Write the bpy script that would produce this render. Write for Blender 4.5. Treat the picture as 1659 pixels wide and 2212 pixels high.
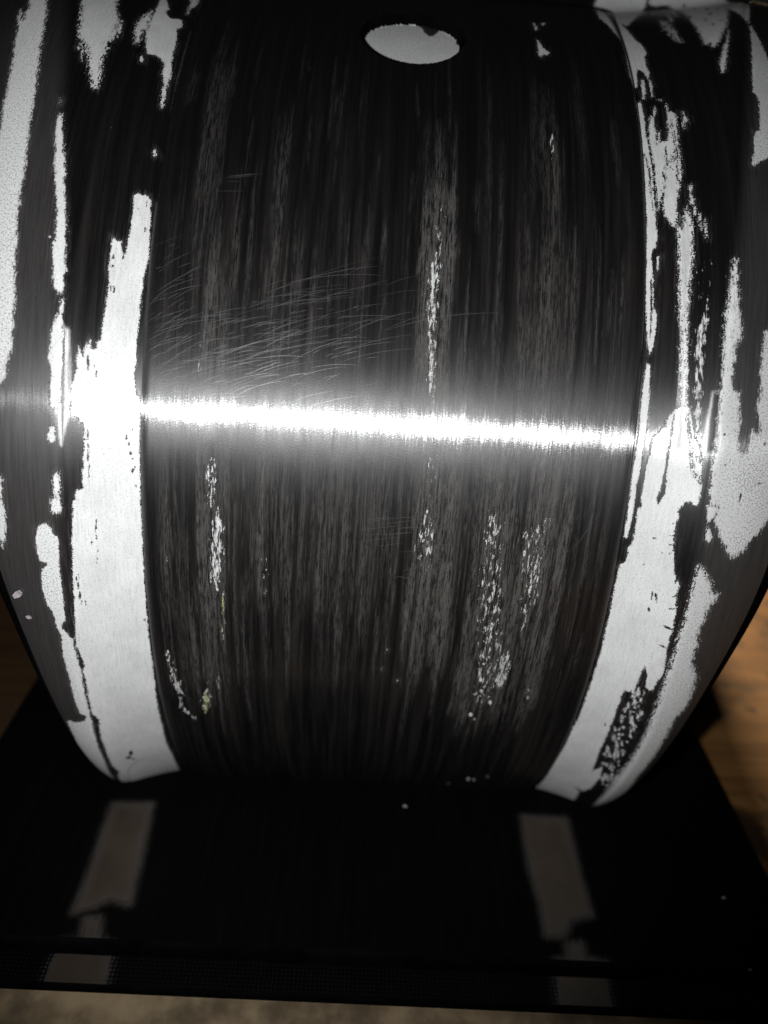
import bpy, bmesh, math, random
import numpy as np
from mathutils import Matrix, Vector

# start from nothing
for o in list(bpy.data.objects):
    bpy.data.objects.remove(o)
scene = bpy.context.scene
C = scene.collection
MM = 0.001

# ------------------------------------------------------------------ camera
cam_data = bpy.data.cameras.new('camera')
cam = bpy.data.objects.new('camera', cam_data)
C.objects.link(cam)
scene.camera = cam
cam_data.sensor_fit = 'VERTICAL'
cam_data.sensor_height = 36.0
cam_data.lens = 36.0 * 1675.0 / 2212.0
cam_data.clip_start, cam_data.clip_end = 0.005, 20.0
cam.matrix_world = Matrix(((0.997701, -0.062001, -0.027375, -0.005696), (0.004174, 0.459346, -0.888248, -0.342048), (0.067647, 0.886091, 0.458548, 0.231464), (0, 0, 0, 1)))
cam_data.dof.use_dof = True
cam_data.dof.focus_distance = 0.206
cam_data.dof.aperture_fstop = 6.5

# ------------------------------------------------------------------ world and lamps
world = bpy.data.worlds.new('World')
scene.world = world
world.use_nodes = True
bg = world.node_tree.nodes['Background']
bg.inputs[0].default_value = (1.0, 0.9, 0.8, 1)
bg.inputs[1].default_value = 0.006

# the phone's own flash, a small LED beside the lens
flash_data = bpy.data.lights.new('phone_flash', 'SPOT')
flash_data.energy = 2.6
flash_data.color = (0.985, 0.99, 1.0)
flash_data.shadow_soft_size = 0.0035
flash_data.spot_size = math.radians(100)
flash_data.spot_blend = 0.6
flash = bpy.data.objects.new('phone_flash', flash_data)
C.objects.link(flash)
_cm = cam.matrix_world
flash.location = _cm @ Vector((-0.038, -0.011, 0.0))
flash.rotation_euler = (_cm @ Matrix.Rotation(math.radians(12.0), 4, 'X')).to_euler()

# warm room lamp, behind the barrel, so its front base stays in shade
room_data = bpy.data.lights.new('room_lamp', 'AREA')
room_data.energy = 13.0
room_data.color = (1.0, 0.72, 0.42)
room_data.size = 0.15
room = bpy.data.objects.new('room_lamp', room_data)
C.objects.link(room)
room.location = (.21, .68, .38)
room.rotation_euler = (Vector((0.20, -0.05, 0.0)) - Vector(room.location)).to_track_quat('-Z', 'Y').to_euler()

# exposure
scene.view_settings.view_transform = 'Standard'
scene.view_settings.look = 'None'
scene.view_settings.exposure = 0.0
scene.view_settings.gamma = 1.0
scene.render.engine = 'CYCLES'
scene.render.resolution_x, scene.render.resolution_y = 768, 1024

# ------------------------------------------------------------------ shape of the barrel (millimetres)
# ---- metric layout: everything in millimetres, U = 200 mm is the camera's distance to the barrel
U=200.0
BR=.82*U                      # barrel radius
BETA=math.radians(20.0)       # direction from the barrel axis to the camera, above the horizontal
TH0,TH1=math.radians(-38.5),math.radians(108)
HALF=.320*U                   # half width of the raised panel
RISE=.0215*U
ZC=BR*math.sin(math.radians(38.0))+6.0   # axis height above the bench (base plate 6 mm thick)
def smooth(t):
    t=np.clip(t,0,1);return t*t*(3-2*t)
SHO0=.165*U                    # width of the rounded shoulder
_ST=((-.9,-.55,-.42,-.26,-.06,.05,.2,.7,1.3,2.0),(.30,.36,.44,.58,.86,1.12,1.30,1.30,1.65,1.65))
def shoulder(th): return SHO0*sum(np.interp(th+k*.02,*_ST) for k in range(-4,5))/9
HOLE=(.2,176.6,14.2)
def ridge(th):
    ph=np.clip(BETA-th,-1.25,1.05)
    return U*(.41229842-.01641818*ph+.07826569*ph**2-.04617891*ph**3)
def lift(x,th,hole=HOLE):
    """height above the barrel at lateral x (mm) and angle th"""
    ax=np.abs(x);wr=ridge(th);s=BR*th;SHO=shoulder(th)
    # raised panel with rounded top corners
    top=BR*math.radians(77.0);rc=.06*U
    qx=ax-(HALF-rc);qy=s-(top-rc)
    d=np.minimum(np.maximum(qx,qy),0)+np.hypot(np.maximum(qx,0),np.maximum(qy,0))-rc
    inside=-d
    t=np.clip((ax-HALF)/(wr-HALF),0,None)
    chan=-.012*U+(RISE+.012*U)*(.55*np.minimum(t,1)+.45*np.minimum(t,1)**2)
    hp=-.012*U*(1-np.sqrt(np.clip(1-(1-np.clip(inside/2.6,0,1))**2,0,1)))
    h=np.where(ax<=HALF,hp,chan)
    e=np.clip(ax-wr,0,None)
    h=np.where(ax>wr,RISE-.10*e-.0+(-.42*SHO)*(e/SHO)**3-.9*SHO*np.clip((e/SHO-.55)/.45,0,1)**3,h)
    # crest rounding
    c=np.abs(ax-wr);h=h-1.0*np.clip(1-c/2.2,0,1)**2*.6
    # end ridge behind the top of the panel
    h=h+.07*U*smooth((s-top-6)/(.14*U))*smooth((wr*1.02-ax)/(.1*U))
    # round recess
    r=np.hypot(x-hole[0],s-hole[1])
    h=h-2.6*smooth((hole[2]+.9-r)/1.1)
    return h
def place(x,th):
    r=BR+lift(x,th)
    return np.stack([x,-r*np.cos(th),ZC+r*np.sin(th)],-1)
def grid(nrow=700,npan=300,nch=60,nsh=70):
    th=np.linspace(TH0,TH1,nrow)[:,None]
    wr=ridge(th)
    a=np.linspace(0,1,nch+1);b=np.linspace(0,1,nsh+1)
    p=np.linspace(-1,1,npan+1)
    p=np.sign(p)*(1-(1-np.abs(p))**1.12)      # a little denser at the edge
    pan=HALF*p[None,:]+0*th
    ch=HALF+(wr-HALF)*a[None,:];sh=wr+shoulder(th)*b[None,:]
    X=np.concatenate([-sh[:,:0:-1],-ch[:,:0:-1],pan,ch[:,1:],sh[:,1:]],1)
    return X,np.broadcast_to(th,X.shape).copy()

# ------------------------------------------------------------------ wear, as outlines on the unrolled barrel
# each: ragged edge in 0.01 mm, then x, s pairs in 0.1 mm (x across, s along the curve)
ADD = [
 (91, (-1049,1784,-1033,1730,-1013,1650,-1002,1580,-989,1486,-981,1430,-974,1371,-968,1301,-968,1259,-963,1208,-959,1147,-957,1092,-962,1068,-959,1031,-961,999,-955,952,-954,898,-953,849,-949,823,-946,774,-951,748,-945,719,-952,696,-947,674,-957,645,-965,626,-962,603,-971,588,-981,580,-1008,560,-1024,901,-1056,1131,-1048,1240,-1048,1249,-1054,1311,-1054,1360,-1059,1423,-1063,1479,-1076,1553,-1080,1605,-1098,1658,-1098,1695,-1082,1640,-1071,1637,-1081,1679,-1074,1689,-1085,1738,-1099,1793)),
 (91, (-1016,365,-990,349,-983,342,-990,288,-983,265,-983,223,-991,179,-1005,151,-1008,175,-1036,190)),
 (57, (-895,1280,-887,1279,-881,1244,-870,1187,-856,1125,-853,1084,-839,1004,-835,965,-830,904,-830,881,-825,863,-830,847,-827,825,-828,808,-837,804,-850,820,-854,844,-854,874,-860,900,-861,922,-856,938,-858,969,-858,1000,-868,1059,-881,1121,-887,1180,-896,1225,-897,1266)),
 (23, (-895,1319,-894,1310,-896,1306,-899,1310,-902,1319,-903,1328,-901,1332,-898,1328)),
 (12, (-866,941,-867,939,-869,938,-872,939,-873,941,-872,944,-870,945,-867,944)),
 (46, (-831,791,-828,797,-824,781,-827,754,-823,729,-820,645,-823,608,-826,571,-827,530,-847,533,-849,577,-846,621,-855,650,-852,679,-851,704,-846,723,-840,749,-833,761)),
 (46, (-841,491,-836,485,-838,470,-833,463,-840,448,-852,447,-856,462,-851,481)),
 (69, (-843,371,-830,376,-829,345,-832,305,-830,289,-828,282,-831,270,-850,267,-855,280,-855,288,-854,304,-844,309,-846,344)),
 (104, (-950,1798,-936,1744,-913,1625,-908,1589,-898,1551,-888,1557,-875,1546,-861,1480,-850,1443,-835,1392,-829,1387,-824,1403,-825,1438,-834,1496,-832,1544,-837,1585,-826,1591,-831,1643,-830,1686,-842,1733,-854,1765,-861,1814,-874,1878)),
 (40, (-836,1674,-829,1665,-822,1594,-828,1605)),
 (40, (-836,1719,-829,1710,-816,1613,-822,1624)),
 (40, (-825,1708,-819,1698,-813,1631,-819,1643)),
 (40, (-888,1551,-884,1543,-876,1471,-880,1481)),
 (40, (-880,1556,-875,1549,-872,1500,-877,1509)),
 (40, (-895,1547,-890,1539,-890,1507,-895,1518)),
 (40, (-830,1567,-826,1559,-830,1546,-835,1557)),
 (46, (-774,1973,-756,1899,-755,1849,-753,1774,-753,1726,-753,1690,-748,1643,-733,1583,-713,1584,-695,1578,-681,1555,-681,1515,-673,1492,-670,1444,-666,1393,-661,1381,-659,1412,-661,1465,-658,1510,-664,1562,-668,1610,-667,1657,-679,1737,-667,1752,-675,1797,-708,1790,-726,1816,-723,1846,-742,1909,-757,1989)),
 (91, (-781,1666,-783,1717,-771,1783,-760,1812,-757,1733,-757,1688,-766,1692,-761,1636,-766,1610)),
 (23, (-738,1555,-737,1544,-739,1539,-743,1542,-746,1552,-746,1563,-745,1569,-741,1566)),
 (29, (-656,1233,-656,1225,-659,1220,-662,1223,-664,1232,-664,1241,-662,1245,-659,1242)),
 (69, (-685,2014,-667,2028,-656,1968,-655,1912,-667,1880,-666,1834,-671,1854,-674,1928)),
 (34, (-693,1097,-685,1105,-675,1099,-670,1106,-660,1098,-653,1090,-650,1052,-647,1009,-645,943,-645,926,-649,901,-652,872,-653,836,-656,808,-654,780,-656,752,-658,717,-658,685,-656,666,-658,646,-662,630,-657,595,-655,576,-645,573,-644,545,-644,274,-643,186,-644,126,-644,44,-645,-28,-646,-88,-648,-163,-647,-238,-651,-342,-658,-488,-659,-576,-665,-705,-666,-850,-678,-1017,-700,-1230,-735,-1284,-743,-1102,-814,-1259,-872,-1284,-919,-1284,-964,-1242,-967,-1228,-988,-1097,-937,-789,-933,-675,-929,-557,-930,-501,-919,-480,-900,-483,-861,-461,-854,-436,-872,-423,-874,-363,-872,-306,-871,-241,-874,-194,-873,-148,-867,-98,-877,-73,-877,-47,-882,-18,-893,-5,-895,14,-900,42,-900,74,-894,107,-877,122,-881,129,-897,131,-903,154,-902,193,-897,219,-887,234,-871,238,-857,227,-854,211,-841,204,-843,157,-846,117,-845,77,-845,40,-847,-28,-849,-48,-860,-60,-860,-75,-852,-85,-840,-111,-830,-107,-822,-29,-818,39,-812,121,-808,199,-803,249,-800,281,-803,282,-801,301,-794,305,-796,313,-792,327,-777,330,-778,352,-777,383,-773,399,-775,411,-772,461,-772,495,-782,503,-785,513,-792,512,-800,517,-801,588,-797,592,-796,610,-790,626,-790,663,-789,684,-783,671,-776,657,-776,683,-774,672,-771,692,-763,704,-762,681,-752,683,-746,687,-750,698,-739,707,-739,749,-734,769,-734,792,-732,820,-731,855,-733,886,-734,926,-733,934,-732,967,-731,975,-723,965,-712,963,-706,934,-697,934,-697,958,-693,992,-693,1021,-691,1043,-694,1090)),
 (29, (-153,1777,-149,1786,-125,1842,-112,1861,-71,1893,-61,1896,-34,1906,-5,1910,14,1908,30,1894,37,1860,51,1835,63,1832,77,1862,86,1882,96,1879,109,1867,133,1834,132,1832,120,1845,135,1821,133,1793,144,1784,135,1694,115,1659,78,1670,34,1650,-11,1605,-54,1617,-90,1694,-128,1741,-143,1771)),
 (34, (589,2020,612,1983,670,2084,678,1996,686,1911,698,1874,702,1840,702,1803,694,1790,691,1743,694,1700,690,1660,695,1629,690,1607,692,1578,686,1576,686,1608,687,1652,684,1677,677,1702,664,1720,658,1688,653,1633,634,1605,627,1635,627,1706,637,1841,619,1882,607,1953)),
 (69, (589,2020,602,2230,627,2322,652,2377,820,2372,805,2325,741,2164,687,2044,670,2084,612,1983)),
 (34, (667,1663,675,1658,672,1602,664,1564,661,1575,663,1625)),
 (29, (633,1539,653,1561,657,1509,656,1453,657,1395,661,1356,662,1314,664,1278,664,1228,665,1180,667,1134,670,1088,666,1058,658,1054,654,1041,654,1041,659,977,662,955,661,893,669,885,672,856,668,808,663,775,657,767,656,787,651,807,648,840,643,956,643,1041,645,1135,643,1205,643,1289,643,1358,643,1413,634,1477)),
 (57, (666,1453,674,1495,681,1491,681,1439,680,1382,688,1427,692,1435,691,1392,709,1396,717,1447,718,1489,721,1540,723,1507,735,1502,741,1485,736,1403,737,1348,735,1280,730,1236,724,1223,719,1185,717,1117,707,1117,700,1136,690,1151,687,1188,693,1245,687,1226,678,1189,675,1165,672,1203,671,1262,670,1313,666,1356,664,1400)),
 (29, (689,1512,687,1498,684,1492,683,1498,684,1513,686,1527,689,1533,690,1527)),
 (57, (757,1501,759,1501,758,1434,754,1435)),
 (57, (762,1481,765,1481,768,1456,764,1456)),
 (57, (752,1238,756,1238,758,1180,753,1181)),
 (57, (757,1195,760,1194,764,1147,760,1148)),
 (57, (742,1173,745,1173,750,1136,745,1136)),
 (57, (770,1147,772,1146,776,1101,773,1102)),
 (57, (782,1131,783,1131,787,1073,784,1074)),
 (57, (701,1563,704,1563,710,1555,705,1556)),
 (91, (720,1116,731,1106,740,1160,747,1150,753,1131,753,1060,753,1035,753,1010,747,968,742,871,748,753,756,628,741,632,733,745,733,808,725,884,723,970,721,1038,722,1038)),
 (104, (817,2339,862,2382,1097,2399,967,1966,942,1903,914,1840,891,1795,888,1829,872,1824,876,1896,879,1951,882,2056,899,2225,880,2313,823,2315)),
 (57, (933,1831,957,1909,940,1839,917,1762,888,1648,880,1647,888,1708,902,1749,916,1794)),
 (117, (800,2093,804,2092,790,1970,787,1971)),
 (117, (809,2069,812,2067,795,1926,792,1927)),
 (117, (811,2029,815,2028,801,1898,797,1899)),
 (117, (812,1978,815,1977,807,1871,803,1873)),
 (117, (806,1909,809,1908,814,1863,810,1864)),
 (117, (840,2182,845,2182,829,2060,826,2062)),
 (117, (874,2248,874,2238,856,2116,854,2118)),
 (46, (905,2718,1027,2555,1022,1342,954,1315,926,1295,909,1278,904,1286,916,1322,918,1357,927,1395,943,1404,948,1454,954,1501,954,1530,944,1546,961,1649,999,1824,1025,1945,1114,2224)),
 (23, (669,1032,674,1034,673,997,669,987)),
 (29, (655,745,663,739,664,691,667,632,668,584,666,531,664,498,664,453,659,428,661,386,661,361,660,327,659,292,656,276,648,279,648,316,649,360,647,402,646,447,647,497,649,550,649,611,649,671,651,719)),
 (34, (740,635,729,627,723,619,713,606,712,583,702,578,696,566,684,553,682,516,681,496,677,467,678,430,675,405,679,364,670,362,674,307,671,263,664,248,666,208,652,196,651,168,649,119,651,75,652,-8,653,-109,652,-190,652,-293,652,-377,648,-456,649,-578,645,-693,652,-840,667,-1102,742,-1267,817,-1284,821,-1263,801,-1039,781,-914,753,-878,790,-896,799,-832,796,-711,783,-629,765,-689,749,-533,748,-456,746,-372,742,-247,744,-220,757,-220,769,-201,771,-138,774,-107,788,-142,793,-182,803,-189,811,-184,816,-145,823,-114,817,-65,812,-29,811,-3,813,38,808,81,806,108,799,143,801,171,785,194,770,269,765,323,769,353,766,377,771,381,776,394,789,397,800,390,808,392,808,408,808,447,800,512,792,542,780,560,771,598,763,637)),
 (46, (768,-305,769,-309,767,-311,766,-311,764,-307,764,-303,765,-301,767,-302)),
 (46, (786,-219,787,-228,786,-233,783,-231,780,-223,779,-214,780,-209,783,-212)),
 (46, (782,-605,783,-613,782,-618,780,-616,777,-610,776,-602,777,-598,779,-599)),
 (46, (769,-275,771,-286,771,-291,768,-287,766,-277,764,-267,764,-262,766,-266)),
 (46, (814,-621,815,-628,814,-632,811,-632,808,-627,808,-620,809,-616,812,-616)),
 (46, (794,-324,795,-335,794,-340,791,-337,788,-328,787,-318,788,-312,790,-315)),
 (46, (783,-702,786,-717,786,-726,783,-722,778,-708,775,-693,775,-685,779,-689)),
 (46, (772,-442,772,-446,771,-449,769,-449,768,-446,767,-441,769,-439,771,-439)),
 (46, (824,-701,826,-710,825,-715,823,-714,820,-707,818,-698,819,-692,821,-693)),
 (46, (809,-696,813,-714,813,-724,809,-720,803,-704,800,-687,800,-678,804,-682)),
 (46, (784,-435,785,-442,784,-447,781,-445,779,-439,778,-431,779,-427,781,-428)),
 (46, (780,-264,780,-267,778,-269,775,-269,774,-267,774,-264,776,-262,778,-262)),
 (46, (796,-206,797,-212,796,-215,794,-213,792,-208,791,-201,792,-198,794,-200)),
 (46, (781,-416,781,-421,779,-425,776,-425,774,-421,774,-416,776,-412,779,-412)),
 (46, (773,-390,774,-396,772,-399,770,-398,768,-394,767,-388,769,-385,771,-386)),
 (46, (798,-344,800,-351,799,-355,797,-353,795,-346,793,-338,794,-335,796,-337)),
 (46, (785,-724,786,-732,786,-737,785,-735,782,-727,780,-719,780,-715,782,-717)),
 (46, (800,-587,802,-594,801,-599,800,-597,797,-590,796,-582,796,-578,798,-580)),
 (46, (785,-268,787,-276,787,-280,785,-277,783,-269,781,-261,781,-258,783,-260)),
 (46, (825,-663,829,-681,830,-691,826,-686,820,-670,816,-652,816,-643,820,-648)),
 (46, (782,-202,783,-210,781,-215,778,-213,775,-205,775,-197,776,-192,779,-194)),
 (46, (808,-364,810,-374,809,-380,807,-377,804,-367,802,-357,802,-352,805,-355)),
 (46, (772,-330,772,-334,771,-336,769,-336,768,-333,768,-329,769,-326,771,-327)),
 (46, (808,-349,808,-352,808,-354,806,-354,805,-352,805,-349,806,-347,807,-347)),
 (46, (775,-216,776,-222,774,-225,772,-224,770,-219,769,-214,771,-211,773,-212)),
 (46, (769,-331,769,-337,768,-341,765,-340,762,-335,762,-328,763,-324,766,-325)),
 (46, (766,-293,766,-297,766,-299,764,-298,763,-295,763,-291,763,-289,764,-290)),
 (46, (773,-549,775,-558,776,-562,774,-560,771,-551,769,-542,769,-537,771,-540)),
 (46, (810,-285,811,-292,811,-295,809,-293,807,-287,806,-280,806,-277,808,-279)),
 (46, (793,-601,794,-612,793,-618,789,-617,786,-608,784,-598,786,-591,789,-593)),
 (46, (782,-299,783,-305,783,-308,782,-306,780,-301,779,-295,779,-292,780,-294)),
 (46, (806,-287,807,-294,806,-298,803,-297,801,-291,800,-284,801,-280,804,-281)),
 (46, (778,-209,779,-213,778,-215,776,-214,775,-211,775,-207,776,-205,777,-206)),
 (46, (804,-281,804,-284,804,-285,802,-285,801,-282,801,-280,802,-278,803,-278)),
 (46, (811,-713,813,-724,812,-732,808,-731,804,-722,803,-710,804,-703,807,-704)),
 (46, (812,-685,815,-701,815,-710,811,-706,806,-692,803,-677,804,-669,807,-672)),
 (46, (767,-439,770,-451,770,-457,767,-453,764,-442,762,-430,761,-424,764,-428)),
 (46, (823,-669,827,-683,827,-690,824,-686,820,-674,817,-661,817,-654,820,-657)),
 (46, (805,-608,806,-619,806,-626,802,-624,799,-614,797,-603,798,-597,801,-599)),
 (46, (799,-511,802,-524,803,-531,800,-527,796,-514,793,-500,793,-494,795,-498)),
 (46, (791,-771,796,-794,796,-807,791,-801,784,-781,779,-758,780,-747,784,-752)),
 (46, (770,-546,770,-551,768,-555,766,-555,764,-551,763,-546,765,-542,768,-542)),
 (46, (817,-745,819,-752,819,-756,817,-755,815,-748,814,-741,814,-737,815,-738)),
 (46, (794,-503,797,-517,796,-524,793,-520,789,-508,786,-494,787,-487,790,-491)),
 (46, (765,-299,764,-302,762,-304,760,-304,758,-302,759,-300,761,-297,763,-297)),
 (46, (785,-697,788,-714,788,-723,784,-719,779,-704,775,-687,776,-679,780,-682)),
 (46, (806,-672,807,-680,805,-686,802,-685,800,-680,799,-672,800,-667,803,-667)),
 (46, (784,-536,786,-548,786,-556,782,-552,778,-541,776,-528,777,-522,780,-525)),
 (46, (788,-411,788,-415,788,-416,786,-416,785,-413,785,-410,785,-408,787,-409)),
 (46, (790,-481,791,-491,790,-497,787,-495,784,-486,782,-476,783,-471,786,-473)),
 (46, (783,-252,783,-259,782,-263,780,-261,777,-256,776,-249,778,-245,780,-246)),
 (46, (807,-185,807,-188,805,-190,803,-190,801,-188,802,-185,803,-183,806,-183)),
 (46, (783,-456,784,-462,783,-466,780,-465,777,-460,777,-454,778,-450,781,-450)),
 (46, (788,-292,788,-296,786,-298,783,-298,781,-296,782,-292,784,-290,786,-290)),
 (46, (795,-234,796,-241,795,-245,792,-244,790,-238,789,-231,790,-228,793,-229)),
 (46, (805,-379,805,-382,803,-385,801,-385,799,-383,799,-379,801,-376,803,-376)),
 (46, (788,-698,792,-715,792,-724,789,-718,784,-702,780,-685,780,-677,783,-682)),
 (46, (801,-376,803,-387,803,-392,801,-388,798,-378,795,-367,795,-362,797,-366)),
 (46, (771,-276,772,-281,771,-284,769,-283,767,-278,766,-273,768,-270,770,-271)),
 (46, (808,-435,808,-438,806,-441,804,-441,803,-439,803,-436,804,-433,807,-433)),
 (46, (789,-328,791,-337,790,-342,788,-339,785,-331,783,-322,784,-317,786,-320)),
 (46, (766,-434,769,-446,769,-451,766,-448,763,-436,761,-425,761,-419,763,-423)),
 (46, (801,-342,802,-351,800,-356,797,-354,794,-347,793,-338,795,-334,798,-335)),
 (46, (797,-528,800,-542,800,-549,797,-544,793,-531,790,-517,790,-511,792,-515)),
 (46, (806,-395,809,-406,809,-411,806,-408,803,-397,801,-386,801,-381,803,-385)),
 (46, (802,-601,802,-607,802,-611,800,-610,798,-606,797,-600,798,-597,800,-597)),
 (46, (789,-602,790,-608,789,-612,786,-612,784,-608,784,-602,785,-598,787,-598)),
 (46, (773,-233,773,-237,772,-240,769,-239,768,-236,768,-232,769,-230,772,-230)),
 (46, (798,-704,800,-714,800,-720,797,-718,794,-710,792,-700,793,-694,795,-696)),
 (46, (770,-514,773,-528,773,-535,770,-531,766,-518,763,-504,763,-497,766,-501)),
 (46, (795,-263,796,-268,795,-271,793,-270,791,-265,791,-260,792,-258,793,-259)),
 (46, (769,-210,770,-220,769,-224,765,-222,763,-214,761,-205,763,-200,766,-202)),
 (46, (813,-600,813,-607,812,-611,809,-612,806,-607,806,-601,808,-596,810,-596)),
 (46, (789,-475,792,-489,791,-496,788,-492,784,-479,782,-466,782,-460,785,-463)),
 (46, (816,-566,819,-577,819,-583,817,-579,814,-569,811,-558,811,-552,813,-556)),
 (46, (804,-520,806,-533,806,-540,803,-537,799,-525,796,-512,797,-506,800,-509)),
 (46, (807,-312,808,-320,808,-324,806,-322,803,-315,802,-307,803,-303,805,-305)),
 (46, (813,-680,814,-688,814,-693,812,-691,810,-685,808,-677,809,-673,811,-674)),
 (46, (794,-332,796,-343,795,-349,791,-346,788,-336,786,-326,787,-320,791,-323)),
 (46, (783,-377,783,-382,782,-386,779,-385,777,-381,777,-375,778,-372,781,-372)),
 (46, (763,-396,764,-405,764,-409,762,-406,759,-399,758,-390,758,-387,760,-389)),
 (46, (797,-538,801,-553,801,-560,798,-555,794,-542,791,-527,790,-520,793,-525)),
 (46, (772,-514,776,-528,776,-535,774,-530,770,-516,766,-502,766,-495,768,-500)),
 (46, (832,-743,834,-753,834,-760,831,-758,828,-750,826,-740,826,-734,829,-735)),
 (46, (777,-235,779,-245,779,-249,777,-246,774,-237,772,-227,773,-222,775,-226)),
 (46, (816,-673,817,-680,817,-685,815,-683,813,-676,811,-669,812,-665,813,-666)),
 (46, (807,-310,809,-319,809,-324,807,-321,805,-312,803,-303,803,-298,805,-301)),
 (46, (795,-532,796,-539,794,-543,791,-543,789,-538,788,-531,790,-526,793,-527)),
 (46, (770,-454,771,-458,770,-460,769,-459,768,-456,767,-453,768,-451,769,-451)),
 (46, (768,-344,770,-356,771,-361,768,-357,765,-346,763,-334,763,-329,765,-333)),
 (46, (806,-306,807,-315,806,-320,804,-318,801,-310,799,-301,800,-296,803,-298)),
 (46, (813,-498,815,-510,814,-516,811,-514,807,-504,805,-492,806,-486,810,-489)),
 (46, (798,-453,800,-462,799,-467,796,-465,793,-458,792,-449,793,-444,795,-446)),
 (46, (772,-441,773,-449,771,-454,768,-452,766,-445,765,-437,766,-432,769,-434)),
 (46, (775,-226,775,-231,773,-234,771,-233,769,-229,769,-225,770,-222,773,-222)),
 (98, (847,1010,839,965,833,906,827,848,826,790,828,734,826,685,829,640,826,590,828,526,828,468,833,410,835,399,848,392,863,392,857,388,854,360,858,348,882,308,912,266,929,254,955,275,967,304,990,325,1011,358,1036,382,1019,456,967,849,941,838,933,833,928,779,928,730,934,670,927,658,929,635,939,609,945,583,932,582,920,589,918,562,913,539,902,525,891,541,884,575,886,606,877,643,876,678,861,679,853,694,851,746,858,754,852,791,867,808,869,838,859,887,854,945,852,1009)),
 (34, (829,394,857,388,853,364,837,349,848,328,859,312,852,297,840,303,838,335)),
 (130, (836,231,844,223,858,219,866,201,880,188,890,157,909,150,910,129,895,120,892,87,888,59,884,24,892,-12,889,-43,892,-70,923,-124,932,-186,932,-245,911,-302,911,-378,908,-520,900,-654,927,-897,909,-1037,940,-1284,944,-1284,900,-1240,852,-908,832,-665,841,-530,843,-409,840,-316,836,-208,833,-112,835,-39,833,22,836,67,835,133,835,191)),
 (40, (370,1803,379,1775,384,1758,400,1729,392,1715,379,1718,373,1697,368,1716,369,1765)),
 (34, (367,1932,375,1915,379,1879,371,1866)),
 (34, (390,1924,405,1934,400,1908)),
 (29, (323,-213,322,-219,319,-222,315,-220,313,-214,314,-207,317,-204,321,-207)),
 (29, (331,-262,331,-268,328,-270,325,-268,323,-263,323,-257,326,-254,329,-256)),
 (29, (367,-312,367,-319,364,-322,359,-320,357,-313,357,-305,360,-302,365,-305)),
 (29, (316,-376,315,-384,312,-387,308,-384,305,-377,306,-369,309,-365,313,-368)),
 (29, (333,-123,333,-127,331,-129,328,-127,327,-124,327,-120,329,-118,332,-120)),
 (29, (321,-151,321,-154,319,-156,317,-154,316,-151,316,-148,318,-146,320,-147)),
 (29, (328,-400,328,-404,326,-405,325,-404,324,-401,324,-397,325,-396,327,-397)),
 (17, (28,-194,27,-197,26,-198,24,-197,23,-194,23,-191,25,-190,27,-191)),
 (17, (78,-238,77,-240,76,-241,75,-241,74,-238,75,-236,76,-235,77,-236)),
 (17, (37,-117,37,-118,36,-118,35,-118,35,-117,35,-115,36,-115,37,-115)),
 (17, (380,-873,382,-893,379,-902,374,-894,370,-875,369,-857,371,-849,376,-855)),
 (17, (399,-881,400,-894,398,-900,395,-895,392,-882,391,-869,393,-864,396,-868)),
 (17, (319,-969,320,-983,319,-989,316,-984,314,-970,313,-957,314,-952,316,-956)),
 (17, (438,-829,439,-838,438,-842,435,-838,433,-830,433,-822,434,-818,436,-821)),
]
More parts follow.
